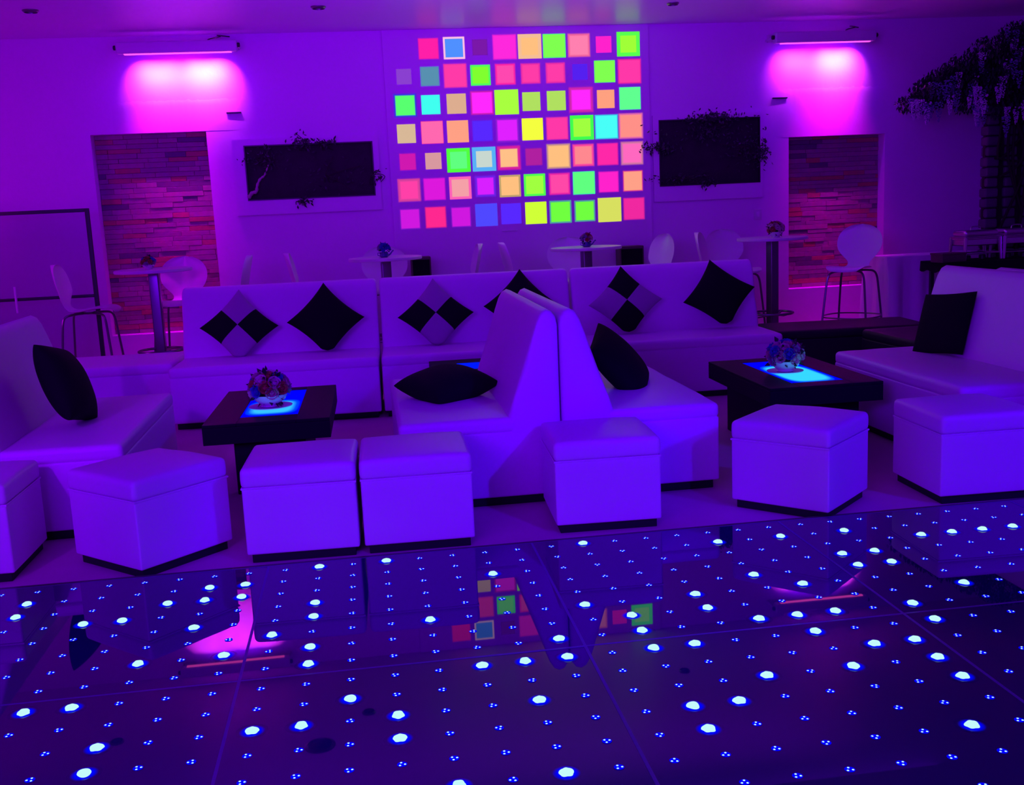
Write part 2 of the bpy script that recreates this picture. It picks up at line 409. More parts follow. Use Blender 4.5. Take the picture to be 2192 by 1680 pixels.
def halo_mat():  # soft-edged blue emissive disc, paints camera glare around the bright LEDs
    m = bpy.data.materials.new('led_painted_glare'); m.use_nodes = True; nt = m.node_tree; nt.nodes.clear(); L = nt.links.new
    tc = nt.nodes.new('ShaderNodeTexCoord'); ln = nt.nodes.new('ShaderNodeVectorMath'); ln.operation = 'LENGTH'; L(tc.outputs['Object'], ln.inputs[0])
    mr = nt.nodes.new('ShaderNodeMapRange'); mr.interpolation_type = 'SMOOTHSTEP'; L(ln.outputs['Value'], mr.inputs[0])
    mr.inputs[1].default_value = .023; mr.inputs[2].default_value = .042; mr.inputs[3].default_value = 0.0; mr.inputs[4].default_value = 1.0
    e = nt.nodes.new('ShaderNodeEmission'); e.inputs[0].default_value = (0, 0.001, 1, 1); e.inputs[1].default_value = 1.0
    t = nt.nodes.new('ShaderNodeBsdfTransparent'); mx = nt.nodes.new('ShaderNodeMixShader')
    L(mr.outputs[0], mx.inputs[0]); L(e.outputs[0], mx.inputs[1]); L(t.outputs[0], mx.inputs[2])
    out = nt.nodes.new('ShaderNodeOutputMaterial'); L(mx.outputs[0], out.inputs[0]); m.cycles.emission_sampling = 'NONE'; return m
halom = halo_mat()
def disc(m, cx, cy, z0, z1, rf, seg, mi):
    v = [(cx, cy, z1)]; f = []
    for k in range(seg):
        a = 2*PI*k/seg; r = rf(a); v.append((cx+r*math.cos(a)*.8, cy+r*math.sin(a)*.8, z0+(z1-z0)*.8))
    for k in range(seg):
        a = 2*PI*k/seg; r = rf(a); v.append((cx+r*math.cos(a), cy+r*math.sin(a), z0))
    for k in range(seg):
        k2 = (k+1) % seg; f.append((0, 1+k, 1+k2)); f.append((1+k, 1+seg+k, 1+seg+k2, 1+k2))
    m.add(v, f, None, mi)
def led_small():
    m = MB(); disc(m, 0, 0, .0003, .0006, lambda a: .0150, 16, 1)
    for k in range(3):
        a = 2*PI*k/3; disc(m, .0088*math.cos(a), .0088*math.sin(a), .0006, .0016, lambda a: .0036, 10, 0)
    return m.build('small', [lc, lb])
def led_big(lobes, ph, sd):
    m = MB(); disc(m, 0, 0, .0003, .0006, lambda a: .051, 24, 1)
    v = []; f = []; R = 7; S = 30    # a low glowing dome, its lobes shaped like the LED's bloom
    for i in range(R+1):
        t = i/R*PI/2
        for k in range(S):
            a = 2*PI*k/S; r = .0205*(1+.08*math.cos(lobes*(a-ph))+.05*math.cos(2*a+sd))*math.cos(t)
            v.append((r*math.cos(a), r*math.sin(a), .0006+.013*math.sin(t)))
    for i in range(R):
        for k in range(S): k2 = (k+1) % S; f.append((i*S+k, i*S+k2, (i+1)*S+k2, (i+1)*S+k))
    m.add(v, f, None, 0)
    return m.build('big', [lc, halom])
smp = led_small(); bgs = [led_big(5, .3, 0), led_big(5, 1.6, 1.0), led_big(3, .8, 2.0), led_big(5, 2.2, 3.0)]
protos = [smp]+bgs
lr = random.Random(5)
rowname = {0: 'back', -1: 'front'}
colname = {-2: 'beyond the left edge', -1: 'leftmost', 0: 'second from left', 1: 'third from left', 2: 'fourth from left', 3: 'rightmost'}
under = {(-1, 0): 'under the two left ottomans\' reflections', (0, 0): 'mirroring the pink left light bar', (1, 0): 'mirroring the projected squares', (2, 0): 'below the rightmost ottoman', (3, 0): 'cut by the right edge'}
for kj in (0, -1):
    for ki in range(-2, 4):
        xc = (ki*(PW)+3.5*PS); yc = (kj*PW+3.5*PS)
        lab = 'glossy black starlit dance floor panel, %s row, %s' % (rowname[kj], colname[ki])
        p = thing('dance_floor_panel', (xc, yc, -.034), 0, lab, 'dance floor panel', 'starlit dance floor panels')
        h = PW/2-.0055
        g = MB().box(-h, h, -h, h, 0, .034).build('acrylic_top', dancem, p, smooth=False)
        # each panel lies a trifle out of true, so reflections break at the joints
        g.rotation_euler = (math.radians(lr.uniform(-.05, .05)), math.radians(lr.uniform(-.09, .09)), 0)
        e = MB(); h2 = PW/2
        for s in (-1, 1):
            e.box(-h2, h2, min(s*h, s*h2), max(s*h, s*h2), 0, .0345); e.box(min(s*h, s*h2), max(s*h, s*h2), -h, h, 0, .0345)
        e.build('edge_frame', jointm, p, smooth=False)
        ph = 0 if ki <= 0 else PI/2
        for j in range(8):
            for i in range(8):
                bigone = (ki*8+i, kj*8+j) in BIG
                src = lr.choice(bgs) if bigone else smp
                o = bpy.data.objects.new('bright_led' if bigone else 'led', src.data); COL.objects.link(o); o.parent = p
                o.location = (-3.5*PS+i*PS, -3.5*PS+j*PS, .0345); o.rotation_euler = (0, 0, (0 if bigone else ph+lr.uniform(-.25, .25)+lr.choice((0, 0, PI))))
                if bigone: o['label'] = 'fully lit blue-white LED'
for o in protos: bpy.data.objects.remove(o)
eb = MB().box(-2*PW-.5*PS-.005, 4*PW-.5*PS-.005, 1.1482+.0005, 1.180, FZ, -.002)
tag(eb.build('dance_floor_edging', blackpl, smooth=False), 'thin dark edging strip along the back of the starlit dance floor', 'edging')

# ------------------------------------------------------------------ ottomans
def make_ottoman():
    t = thing('cube_ottoman', (0, 0, FZ), 0, 'x', 'ottoman')
    MB().rbox(-.245, .245, -.245, .245, 0, .05, .004, n=2).build('plinth', black, t)
    MB().rbox(-.265, .265, -.265, .265, .045, .370, .010, fn=lambda p: (p.x*(1+.006*math.cos(p.y*5)), p.y*(1+.006*math.cos(p.x*5)), p.z)).build('body', leather, t)
    def puff(p):
        k = max(0, 1-(p.x/.268)**2)*max(0, 1-(p.y/.268)**2)
        b = 1+.010*math.sin(PI*min(1, max(0, (p.z-.37)/.095)))
        return (p.x*b, p.y*b, p.z+(.020*k**.6 if p.z > .43 else 0)+.003*noise.noise(Vector((p.x*6, p.y*6, p.z*9))))
    lid = MB().rbox(-.2665, .2665, -.2665, .2665, .368, .466, .022, fn=puff, n=10).build('lid', leather, t)
    MB().tube([(.265*a, .265*b, .3695) for a, b in ((-1, -1), (1, -1), (1, 1), (-1, 1))], .0055, 8, True).build('seam', leather, lid)
    return t
ott = make_ottoman(); G = 'white cube ottomans along the dance floor'
ott['label'] = 'white cube ottoman fifth from the left, standing in front of the back-to-back sofas'; ott['group'] = G
ott.location = (1.585, 1.595, FZ); ott.rotation_euler = (0, 0, -.045)
D45 = PI/4
for x, y, a, l in ((-1.52, 1.605, 0, 'white cube ottoman at the far left, cut by the photo edge'),
                   (-.665, 1.575, D45+.02, 'white cube ottoman turned corner-first, beside the left sofa end'),
                   (.08, 1.555, -.03, 'white cube ottoman, third from the left, in front of the left glowing table'),
                   (.632, 1.545, -.02, 'white cube ottoman fourth from the left, directly left of the back-to-back sofas'),
                   (2.66, 1.54, D45-.03, 'white cube ottoman turned corner-first in front of the right glowing table'),
                   (3.575, 1.53, -.03, 'white cube ottoman at the right edge, in front of the right sofa')):
    clone(ott, (x, y, FZ), a, l)

# ------------------------------------------------------------------ sofas: local front is -y, back plane +y
SD = .885
def make_sofa(L=1.63):
    t = thing('lounge_sofa', (0, 0, FZ), 0, 'x', 'sofa'); h = L/2
    MB().rbox(-h+.025, h-.025, -SD/2+.03, SD/2-.03, 0, .055, .004, n=2).build('plinth', black, t)
    MB().rbox(-h, h, -SD/2, SD/2, .05, .415, .012, n=4).build('base', leather, t)
    def puff(p):
        k = max(0, 1-(p.x/h)**4)*max(0, 1-((p.y+.13)/.34)**2)
        return (p.x, p.y, p.z+(.012*k if p.z > .46 else 0)+.003*noise.noise(Vector((p.x*4, p.y*6, 3))))
    MB().rbox(-h-.002, h+.002, -SD/2-.003, SD/2-.24, .404, .492, .030, fn=puff, n=14).build('seat_cushion', leather, t)
    prof = [(0, .405), (0, .70), (0, .98), (-.008, 1.025), (-.030, 1.055), (-.058, 1.065), (-.088, 1.050), (-.112, 1.010), (-.140, .935), (-.168, .850), (-.205, .740), (-.240, .640), (-.268, .560), (-.290, .490), (-.300, .405)]
    n = len(prof); v = []; f = []
    cx = sum(q[0] for q in prof)/n; cz = .72
    sl = [(-h, .030), (-h+.006, .014), (-h+.016, .004), (-h+.032, 0)]
    sl = sl+[(-h+.032+(L-.064)*k/10, 0) for k in range(1, 10)]+[(-a, b) for a, b in reversed(sl)]
    for (x, ins) in sl:
        for (y, z) in prof:
            d = Vector((cx-y, max(-1, min(1, cz-z))*(1 if z > .5 else 0))); 
            if d.length > 0: d = d.normalized()*ins
            v.append((x, SD/2+y+d.x, z+d.y))
    for i in range(len(sl)-1):
        for k in range(n):
            k2 = (k+1) % n; f.append((i*n+k, (i+1)*n+k, (i+1)*n+k2, i*n+k2))
    f.append(tuple(range(n))); f.append(tuple(reversed(range((len(sl)-1)*n, len(sl)*n))))
    MB().add(v, f).build('backrest', leather, t, ang=50)
    return t
sofa = make_sofa(); GS = 'white armless lounge sofas'
sofa['label'] = 'left one of the three white sofas in the back row, behind the left glowing table'; sofa['group'] = GS
RA = -.040
def brow(k): # back row, k = 0..2, centres along a slightly turned line
    x = -.285+k*1.655; return (x, 4.78+.4425-(x+.285)*.040-.012, FZ)
sofa.location = brow(0); sofa.rotation_euler = (0, 0, RA)
clone(sofa, brow(1), RA, 'middle white sofa of the back row, with a checkered and a black cushion, partly hidden')
clone(sofa, brow(2), RA, 'right white sofa of the back row, below the right planted niche')
clone(sofa, (.572+SD/2, 2.745, FZ), -PI/2, 'white sofa facing left, near centre, back-to-back half with one black cushion lying flat')
clone(sofa, (1.464+SD/2+.002, 2.745, FZ), PI/2, 'white sofa facing right, near centre, the other back-to-back half, black cushion leaning on it')
clone(sofa, (-1.755+SD/2-.005, 2.79, FZ), PI/2+.01, 'white sofa at the left edge facing right, behind the left ottomans')
clone(sofa, (3.75+SD/2, 2.67, FZ), -PI/2, 'white sofa at the right edge facing left, black cushion upright on it')
clone(sofa, (4.65+SD/2, 2.22, FZ), PI/2, 'white sofa back rising behind the right-edge sofa, only its top corner seen')
def bench(name, x0, x1, y0, y1, h, m, rz, label):
    cx, cy = (x0+x1)/2, (y0+y1)/2; t = thing(name, (cx, cy, FZ), rz, label, 'bench')
    a, b = (x1-x0)/2, (y1-y0)/2
    MB().rbox(-a+.02, a-.02, -b+.02, b-.02, 0, .05, .004, n=2).build('plinth', blackpl, t)
    MB().rbox(-a, a, -b, b, .045, h-.08, .012, n=4).build('base', m, t)
    MB().rbox(-a-.003, a+.003, -b-.003, b+.003, h-.086, h, .034, n=10).build('seat_cushion', m, t)
    return t
bench('lounge_bench', -2.25, -1.16, 5.32, 6.15, .47, leather, -.04, 'low white backless bench between the left sofa and the back row')
bench('lounge_bench', 4.03, 5.42, 5.12, 5.80, .43, black, -.10, 'long black bench behind the right glowing table, under the bar chair')
bench('lounge_bench', 4.72, 5.44, 3.82, 5.02, .43, black, .03, 'black bench running forward behind the right white sofa')

# ------------------------------------------------------------------ glowing tables
def glow_mat(name, hx, hy, border, cols, cy=0.0, ry=1.0):
    m = bpy.data.materials.new(name); m.use_nodes = True; nt = m.node_tree; nt.nodes.clear(); L = nt.links.new
    tc = nt.nodes.new('ShaderNodeTexCoord'); mp = nt.nodes.new('ShaderNodeMapping'); mp.vector_type = 'POINT'
    L(tc.outputs['Object'], mp.inputs[0]); mp.inputs['Location'].default_value = (0, -cy/(hy*ry), 0); mp.inputs['Scale'].default_value = (1/hx, 1/(hy*ry), 0)
    ln = nt.nodes.new('ShaderNodeSeparateXYZ'); L(mp.outputs[0], ln.inputs[0])
    def mth(op, a, b=None):
        n = nt.nodes.new('ShaderNodeMath'); n.operation = op
        for i, x in enumerate((a, b)):
            if x is None: continue
            if isinstance(x, (int, float)): n.inputs[i].default_value = x
            else: L(x, n.inputs[i])
        return n.outputs[0]
    d = mth('POWER', mth('ADD', mth('POWER', mth('ABSOLUTE', ln.outputs[0]), 4.0), mth('POWER', mth('ABSOLUTE', ln.outputs[1]), 4.0)), .25)
    cr = nt.nodes.new('ShaderNodeValToRGB'); L(d, cr.inputs[0])
    cr.color_ramp.elements[0].position = 0; cr.color_ramp.elements[0].color = (*cols[0], 1)
    cr.color_ramp.elements[1].position = .96; cr.color_ramp.elements[1].color = (*cols[2], 1)
    e2 = cr.color_ramp.elements.new(1-border*2.2); e2.color = (*cols[0], 1); e3 = cr.color_ramp.elements.new(1-border); e3.color = (*cols[1], 1)
    e = nt.nodes.new('ShaderNodeEmission'); L(cr.outputs[0], e.inputs[0]); e.inputs[1].default_value = 1.25
    out = nt.nodes.new('ShaderNodeOutputMaterial'); L(e.outputs[0], out.inputs[0]); return m
gm_l = glow_mat('glow_panel_left', .170, .45, .17, ((.03, .45, 1), (.0, .06, 1), (0, .0, .85)), cy=-.16, ry=.60)
gm_r = glow_mat('glow_panel_right', .165, .45, .12, ((.03, .55, 1), (.0, .08, 1), (0, .0, .9)), cy=-.10, ry=.85)
gm_m = emis('glow_panel_middle', (0, .01, 1), 1.0, True)
def make_table(loc, rz, gm, label, py, leg):
    t = thing('glowing_coffee_table', loc, rz, label, 'coffee table', 'black low tables with a lit panel')
    top = MB(); zt = .455; a, b = .365, .60; zb = .335; gx, gy0, gy1 = .170, py[0], py[1]
    top.box(-a, a, -b, b, zb, zt-.02)
    top.box(-a, -gx, -b, b, zt-.02, zt); top.box(gx, a, -b, b, zt-.02, zt); top.box(-gx, gx, -b, gy0, zt-.02, zt); top.box(-gx, gx, gy1, b, zt-.02, zt)
    o = top.build('tabletop', blackwood, t, smooth=False)
    md = o.modifiers.new('bevel', 'BEVEL'); md.width = .003; md.segments = 2
    g = MB().box(-gx+.001, gx-.001, -(gy1-gy0)/2+.001, (gy1-gy0)/2-.001, 0, .018).build('light_panel', gm, o, smooth=False)
    g.location = (0, (gy0+gy1)/2, zt-.0195); g['label'] = 'glowing blue translucent panel'
    MB().rbox(leg[0], leg[1], leg[2], leg[3], 0, zb+.001, .006, n=1).build('pedestal', blackwood, t)
    return t
make_table((-.170, 3.115, FZ), -.01, gm_l, 'black low table with a glowing blue panel, left, ringed by white ottomans', (-.42, .48), (-.21, .21, -.48, .40))
make_table((3.215, 3.02, FZ), -.01, gm_r, 'black low table with a glowing cyan panel on the right, beside the black benches', (-.46, .44), (-.31, .28, -.45, .36))
make_table((1.50, 4.19, FZ), PI/2, gm_m, 'black low table mostly hidden behind the back-to-back sofas, blue glow at its corner', (-.40, .40), (-.21, .21, -.45, .45))

# ------------------------------------------------------------------ cushions
def make_cushion(checker, cut=None, side=.455, T=.085, cc=.11):
    n = 26; v = []; f = []; mi = []; s = side/2
    for sd in (1, -1):
        for j in range(n+1):
            for i in range(n+1):
                a, b = -1+2*i/n, -1+2*j/n
                a = math.sin(a*PI/2); b = math.sin(b*PI/2)
                x = s*a*(1-cc*(1-b*b)*abs(a)); y = s*b*(1-cc*(1-a*a)*abs(b))
                z = sd*T*(max(0, (1-a*a)*(1-b*b)))**.42 + .006*noise.noise(Vector((a*2, b*2, 5)))*(1-abs(a))
                v.append((x, y, z))
    N = (n+1)**2
    for k in range(2):
        for j in range(n):
            for i in range(n):
                q = [k*N+j*(n+1)+i, k*N+j*(n+1)+i+1, k*N+(j+1)*(n+1)+i+1, k*N+(j+1)*(n+1)+i]
                f.append(tuple(q) if k == 0 else tuple(reversed(q)))
                same = (i < n/2) == (j < n/2); mi.append((1 if same else 0) if checker else 0)
    # stand on a corner: rotate 45 deg about the normal, then make 'up' local z
    V = []
    for p in v:
        x, y = (p[0]-p[1])*math.sqrt(.5), (p[0]+p[1])*math.sqrt(.5)
        V.append((x, p[2], y) if cut is not None else (p[0], p[2], p[1]))
    if cut is not None:   # the lower corner is squashed by the seat
        V = [(x*(1+.25*max(0, (-cut-z)/.1)), y*(1+.3*max(0, (-cut-z)/.1)), z if z > -cut else -cut-(-cut-z)*.22) for x, y, z in V]
    return V, f, mi
def cushion(label, loc, rot, checker=False, swap=False, cut=.26, side=.455, T=.085):
    V, f, mi = make_cushion(checker, cut, side, T, .11 if cut is not None else .05)
    m = MB().add(V, f, None, mi if checker else 0)
    mats = ([blackfab, greyfab] if not swap else [greyfab, blackfab]) if checker else [blackfab]
    m.m = list(mi) if checker else [0]*len(f)
    o = m.build('throw_cushion', mats, None, ang=180); o.location = loc; o.rotation_euler = rot
    # weld the two faces along the rim
    import bmesh
    bm = bmesh.new(); bm.from_mesh(o.data); bmesh.ops.remove_doubles(bm, verts=bm.verts, dist=.0008); bm.to_mesh(o.data); bm.free()
    o.data.shade_smooth()
    return tag(o, label, 'cushion', 'throw cushions on the white sofas')
def bk(x, up=.33): # centre of a cushion leaning on the back row's backrests
    ycent = 4.78+.4425-(x+.285)*.040
    return ycent
LT = math.radians(-20)
for x, z, ro, chk, sw, l in ((-.605, .705, .02, 1, 0, 'black and grey checkered cushion at the left end of the back row'),
                       (.105, .725, -.02, 0, 0, 'plain black diamond cushion on the left sofa of the back row'),
                       (1.02, .715, -.02, 1, 0, 'black and grey checkered cushion on the middle sofa of the back row'),
                       (1.745, .755, .03, 0, 0, 'black cushion half hidden behind the back-to-back sofas'),
                       (2.64, .735, -.04, 1, 1, 'checkered cushion with black top and bottom corners, on the back row\'s right sofa'),
                       (3.46, .755, -.16, 0, 0, 'black tilted cushion at the right end of the back row')):
    cushion(l, (x, bk(x)+.060, z), (LT, ro, RA), chk, sw, .245)
cushion('black cushion lying flat on the centre sofa facing left', (.895, 2.68, .54), (PI/2+.10, -.10, .55), cut=None, side=.46, T=.105)
cushion('black cushion leaning on the centre sofa facing right', (1.97, 2.66, .60), (math.radians(-40), -.25, PI/2-.35), cut=None, side=.47, T=.10)
cushion('black cushion propped on the sofa at the left edge', (-1.28, 2.62, .70), (math.radians(-22), .20, PI/2-.06), cut=None, side=.46, T=.11)
cushion('black square cushion upright on the sofa at the right edge', (4.33, 3.05, .665), (math.radians(-22), -.10, -PI/2+.30), cut=None, side=.44, T=.06)

# ------------------------------------------------------------------ flower arrangements
def flower_mb(r, seed):
    m = MB(); rr = random.Random(seed)
    m.ball((0, 0, 0), r*.45, 8, 5, nz=.3)
    for ring, (n, tilt, rad) in enumerate(((4, 1.15, .55), (6, .75, .8), (7, .3, 1.0))):
        for k in range(n):
            a = 2*PI*k/n+ring*.5+rr.uniform(-.2, .2); T = Matrix.Rotation(a, 4, 'Z') @ Matrix.Rotation(-tilt, 4, 'Y')
            L = r*rad; wv = L*.55
            v = [(0, -wv*.3, 0), (0, wv*.3, 0), (L*.5, -wv, -L*.12), (L*.5, wv, -L*.12), (L*.95, -wv*.7, L*.10), (L*.95, wv*.7, L*.10), (L*1.05, 0, L*.2), (L*.5, 0, -L*.2)]
            m.add(v, [(0, 7, 2), (0, 1, 7), (1, 3, 7), (2, 7, 6, 4), (7, 3, 5, 6)], T)
    return m
FM = {}
def flower_obj(r, mi):
    k = (round(r, 3), mi)
    if k not in FM:
        o = flower_mb(r, len(FM)).build('flower', petals[mi]); FM[k] = o.data; bpy.data.objects.remove(o)
    o = bpy.data.objects.new('flower', FM[k]); COL.objects.link(o); return o
def leaves_mb(n, R, zc, sz, seed, zs=1.0):
    m = MB(); rr = random.Random(seed)
    for _ in range(n):
        d = Vector((rr.gauss(0, 1), rr.gauss(0, 1), rr.gauss(0, 1))).normalized(); p = d*R*rr.uniform(.6, 1.05); p.z = p.z*zs+zc
        T = Matrix.Translation(p) @ d.to_track_quat('X', 'Z').to_matrix().to_4x4() @ Matrix.Rotation(rr.uniform(0, 6), 4, 'X')
        L = sz*rr.uniform(.7, 1.3)
        m.add([(0, 0, 0), (L*.5, L*.28, L*.06), (L, 0, 0), (L*.5, -L*.28, L*.06), (L*.5, 0, 0)], [(0, 4, 1), (1, 4, 2), (2, 4, 3), (3, 4, 0)], T)
    return m
def arrangement(loc, R, label, kind, pal, seed, group, dish=0):
    t = thing('flower_arrangement', loc, 0, label, 'flowers', group); rr = random.Random(seed)
    if kind == 'bowl':
        prof = [(R*.45, 0), (R*.5, .004), (R*.42, .012), (R*.75, R*.35), (R*.88, R*.62), (R*.84, R*.62), (R*.70, R*.36), (.001, R*.15)]
        z0 = .008 if dish else 0
        MB().lathe(prof, 28, Matrix.Translation((0, 0, z0))).build('bowl', bowlm, t)
        if dish: MB().lathe([(dish*.6, 0), (dish*.97, .006), (dish, .012), (dish*.96, .012), (dish*.5, .006), (.001, .006)], 32).build('dish', bowlm, t)
        zc = R*.95
    else:
        MB().lathe([(R*.5, 0), (R*.72, R*.15), (R*.62, R*.75), (R*.66, R*.8), (R*.58, R*.78), (.001, R*.5)], 20).build('pot', potm, t)
        MB().tube([(R*.6, 0, R*.25), (R*1.0, 0, R*.5), (R*1.35, 0, R*.95), (R*1.5, 0, R*1.0)], [R*.16, R*.11, R*.09, R*.16], 8).build('spout', potm, t)
        MB().tube([(-R*.6, 0, R*.2), (-R*1.0, 0, R*.35), (-R*1.0, 0, R*.7), (-R*.6, 0, R*.75)], R*.06, 8).build('handle', potm, t)
        zc = R*1.35
    leaves_mb(70, R*.8, zc, R*.4, seed).build('foliage', leafm, t)
    N = 26 if R > .08 else 16
    for k in range(N):
        ph = math.acos(1-1.25*(k+.5)/N); a = k*2.399963
        d = Vector((math.sin(ph)*math.cos(a), math.sin(ph)*math.sin(a), math.cos(ph)))
        o = flower_obj(R*.36, rr.choice(pal)); o.parent = t
        o.location = d*R*.84*rr.uniform(.92, 1.06); o.location.z = o.location.z*.82+zc
        o.rotation_euler = d.to_track_quat('Z', 'Y').to_euler()
    return t
GF = 'flower arrangements on tables'
arrangement((-.185, 2.98, .4205), .125, 'round bouquet in a white bowl on the left glowing table', 'bowl', (0, 1, 2, 3, 5, 1, 4), 3, GF, dish=.135)
arrangement((3.165, 2.97, .4205), .118, 'round bluish bouquet in a white bowl on the right glowing table', 'bowl', (0, 3, 4, 3, 2), 8, GF, dish=.120)

# ------------------------------------------------------------------ bar chairs
def make_chair():
    t = thing('bar_chair', (0, 0, FZ), 0, 'x', 'bar chair')
    path = [(-.27, .800, .14), (-.262, .822, .175), (-.20, .845, .205), (-.09, .842, .21), (.02, .826, .195), (.10, .818, .155), (.155, .832, .118), (.190, .875, .122), (.212, .930, .170), (.228, .995, .218), (.245, 1.07, .240), (.262, 1.15, .228), (.278, 1.215, .180), (.288, 1.257, .105), (.291, 1.270, .02)]
    P = catmull(path, 4); v = []; f = []; nx = 12; th = .011
    for k, p in enumerate(P):
        d = (P[min(k+1, len(P)-1)]-P[max(k-1, 0)]); d = Vector((0, d.x, d.y)).normalized(); nrm = Vector((0, -d.z, d.y))
        wv = max(.004, p.z)
        for sgn in (1, -1):
            for i in range(nx+1):
                a = -1+2*i/nx; back = min(1, max(0, (p.y-.86)/.15))
                c = Vector((wv*a, p.x-.050*back*a*a, p.y+.010*(1-back)*a*a))
                tt = th/2*(1-.75*abs(a)**6)
                v.append(tuple(c+nrm*sgn*tt))
    R = 2*(nx+1)
    for k in range(len(P)-1):
        for i in range(nx):
            a = k*R+i; f.append((a, a+1, a+R+1, a+R)); b = k*R+nx+1+i; f.append((b, b+R, b+R+1, b+1))
        a = k*R; b = a+nx+1; f.append((a, a+R, b+R, b)); a = k*R+nx; b = k*R+R-1; f.append((a, b, b+R, a+R))
    e = (len(P)-1)*R
    for s0, rev in ((0, 0), (e, 1)):
        for i in range(nx):
            q = (s0+i, s0+nx+1+i, s0+nx+2+i, s0+i+1); f.append(q if not rev else tuple(reversed(q)))
    MB().add(v, f).build('seat_shell', chairm, t, ang=60)
    for sx in (-1, 1):
        for sy in (-1, 1):
            pts = catmull([(sx*.03, sy*.04, .800), (sx*.11, sy*.12, .797), (sx*.165, sy*.17, .782), (sx*.190, sy*.192, .73), (sx*.205, sy*.205, .60), (sx*.228, sy*.228, .32), (sx*.250, sy*.250, .004)], 4)
            MB().tube(pts, .0115, 8).build('leg', metalm, t)
    rg = []
    for k in range(4):
        a0 = PI/4+k*PI/2
        for q in range(6):
            a = a0+q*PI/12; c = Vector((math.cos(a), math.sin(a)))*.318; rg.append((c.x*(1-.10*math.sin(q*PI/6)), c.y*(1-.10*math.sin(q*PI/6)), .325))
    MB().tube(rg, .008, 6, True).build('footrest', metalm, t)
    MB().lathe([(.07, .792), (.075, .797), (.07, .806)], 16, Matrix.Translation((0, -.02, 0))).build('seat_bracket', metalm, t)
    return t
ch = make_chair(); GC = 'white round-backed bar chairs'
# facing: rz = 0 faces -y (towards the camera), +90 deg faces +x
def facing(deg): return math.radians(deg)
CH = ((-2.18, 6.90, 90, 'white round-backed bar chair in profile at the far left bar table'),
      (-1.40, 7.35, -8, 'bar chair glowing pink below the left light bar, behind the first bar table'),
      (-.90, 6.90, -90, 'pale bar chair right of the first bar table, seen edge-on'),
      (-.02, 6.90, 90, 'pale bar chair edge-on, left of the second bar table from left'),
      (.68, 7.35, 4, 'round-backed bar chair directly behind the second bar table from left'),
      (1.34, 6.90, -90, 'pale bar chair edge-on, right of the second bar table from left'),
      (2.08, 6.90, 90, 'pale bar chair edge-on, left of the third bar table from left'),
      (2.62, 7.35, -4, 'round-backed bar chair directly behind the third bar table from left'),
      (3.30, 6.95, -74, 'narrow-looking bar chair right of the third bar table from left'),
      (4.10, 6.85, 62, 'turned bar chair at the left of the rightmost bar table'),
      (4.42, 7.42, 12, 'pinkish round-backed bar chair behind the rightmost bar table'),
      (5.50, 6.85, -46, 'white bar chair at the far right, in front of the right stone niche'))
for k, (x, y, a, l) in enumerate(CH):
    if k == 0:
        ch.location = (x, y, FZ); ch.rotation_euler = (0, 0, facing(a)); ch['label'] = l; ch['group'] = GC
    else: clone(ch, (x, y, FZ), facing(a), l)
def make_bar_table():
    t = thing('bar_table', (0, 0, FZ), 0, 'x', 'bar table')
    MB().lathe([(.355, 1.155), (.360, 1.160), (.360, 1.180), (.355, 1.185)], 48).build('tabletop', tabletopm, t)
    MB().rbox(-.048, .048, -.048, .048, .01, 1.156, .012, n=2).build('column', metalm, t)
    MB().lathe([(.24, 0), (.24, .008), (.10, .022), (.055, .03), (.05, .034)], 40).build('base', metalm, t)
    m = MB(); m.tube([(.21*math.cos(2*PI*k/32), .21*math.sin(2*PI*k/32), .40) for k in range(32)], .013, 8, True)
    for k in range(4):
        a = k*PI/2+.4; m.tube([(.04*math.cos(a), .04*math.sin(a), .385), (.13*math.cos(a), .13*math.sin(a), .378), (.21*math.cos(a), .21*math.sin(a), .40)], .011, 6)
    m.build('foot_ring', metalm, t)
    return t
bt = make_bar_table(); GT = 'round bar tables along the wall'
TB = ((-1.545, 6.9, 'round white bar table in front of the left stone niche'), (.665, 6.9, 'round bar table left of the projection, below the left planted niche'),
      (2.68, 6.9, 'round bar table below the projected squares'), (4.645, 6.9, 'round bar table beside the right stone niche'))
for k, (x, y, l) in enumerate(TB):
    if k == 0: bt.location = (x, y, FZ); bt['label'] = l; bt['group'] = GT
    else: clone(bt, (x, y, FZ), .1*k, l)
arrangement((-1.58, 6.88, 1.150), .068, 'small dark posy on the bar table before the left stone niche', 'bowl', (4, 3, 4, 5), 21, GF)
arrangement((.655, 6.86, 1.150), .062, 'dark flowers in a little watering can on the second bar table', 'can', (3, 4, 3), 22, GF)
arrangement((2.68, 6.86, 1.150), .062, 'dark reddish flowers in a little watering can on the third bar table', 'can', (4, 5, 0), 23, GF)
arrangement((4.665, 6.86, 1.150), .088, 'rose posy in a pale bowl on the rightmost bar table', 'bowl', (0, 5, 1, 0, 4), 24, GF)
# dark boxes with a black front sheet, by the wall behind the bar tables
for x, y, hw, h, l in ((1.055, 7.78, .105, 1.135, 'dark upright box against the wall, right of the second bar table'), (3.36, 7.80, .135, 1.135, 'dark upright box against the wall, right of the third bar table')):
    t = thing('dark_box', (x, y, FZ), 0, l, 'dark_box')
    MB().rbox(-hw, hw, -.10, .10, 0, h, .008, n=1).build('box_body', darkwood, t)
    MB().rbox(-hw+.015, hw-.015, -.104, -.098, .06, h-.03, .002, n=1).build('front_sheet', blackfab, t)

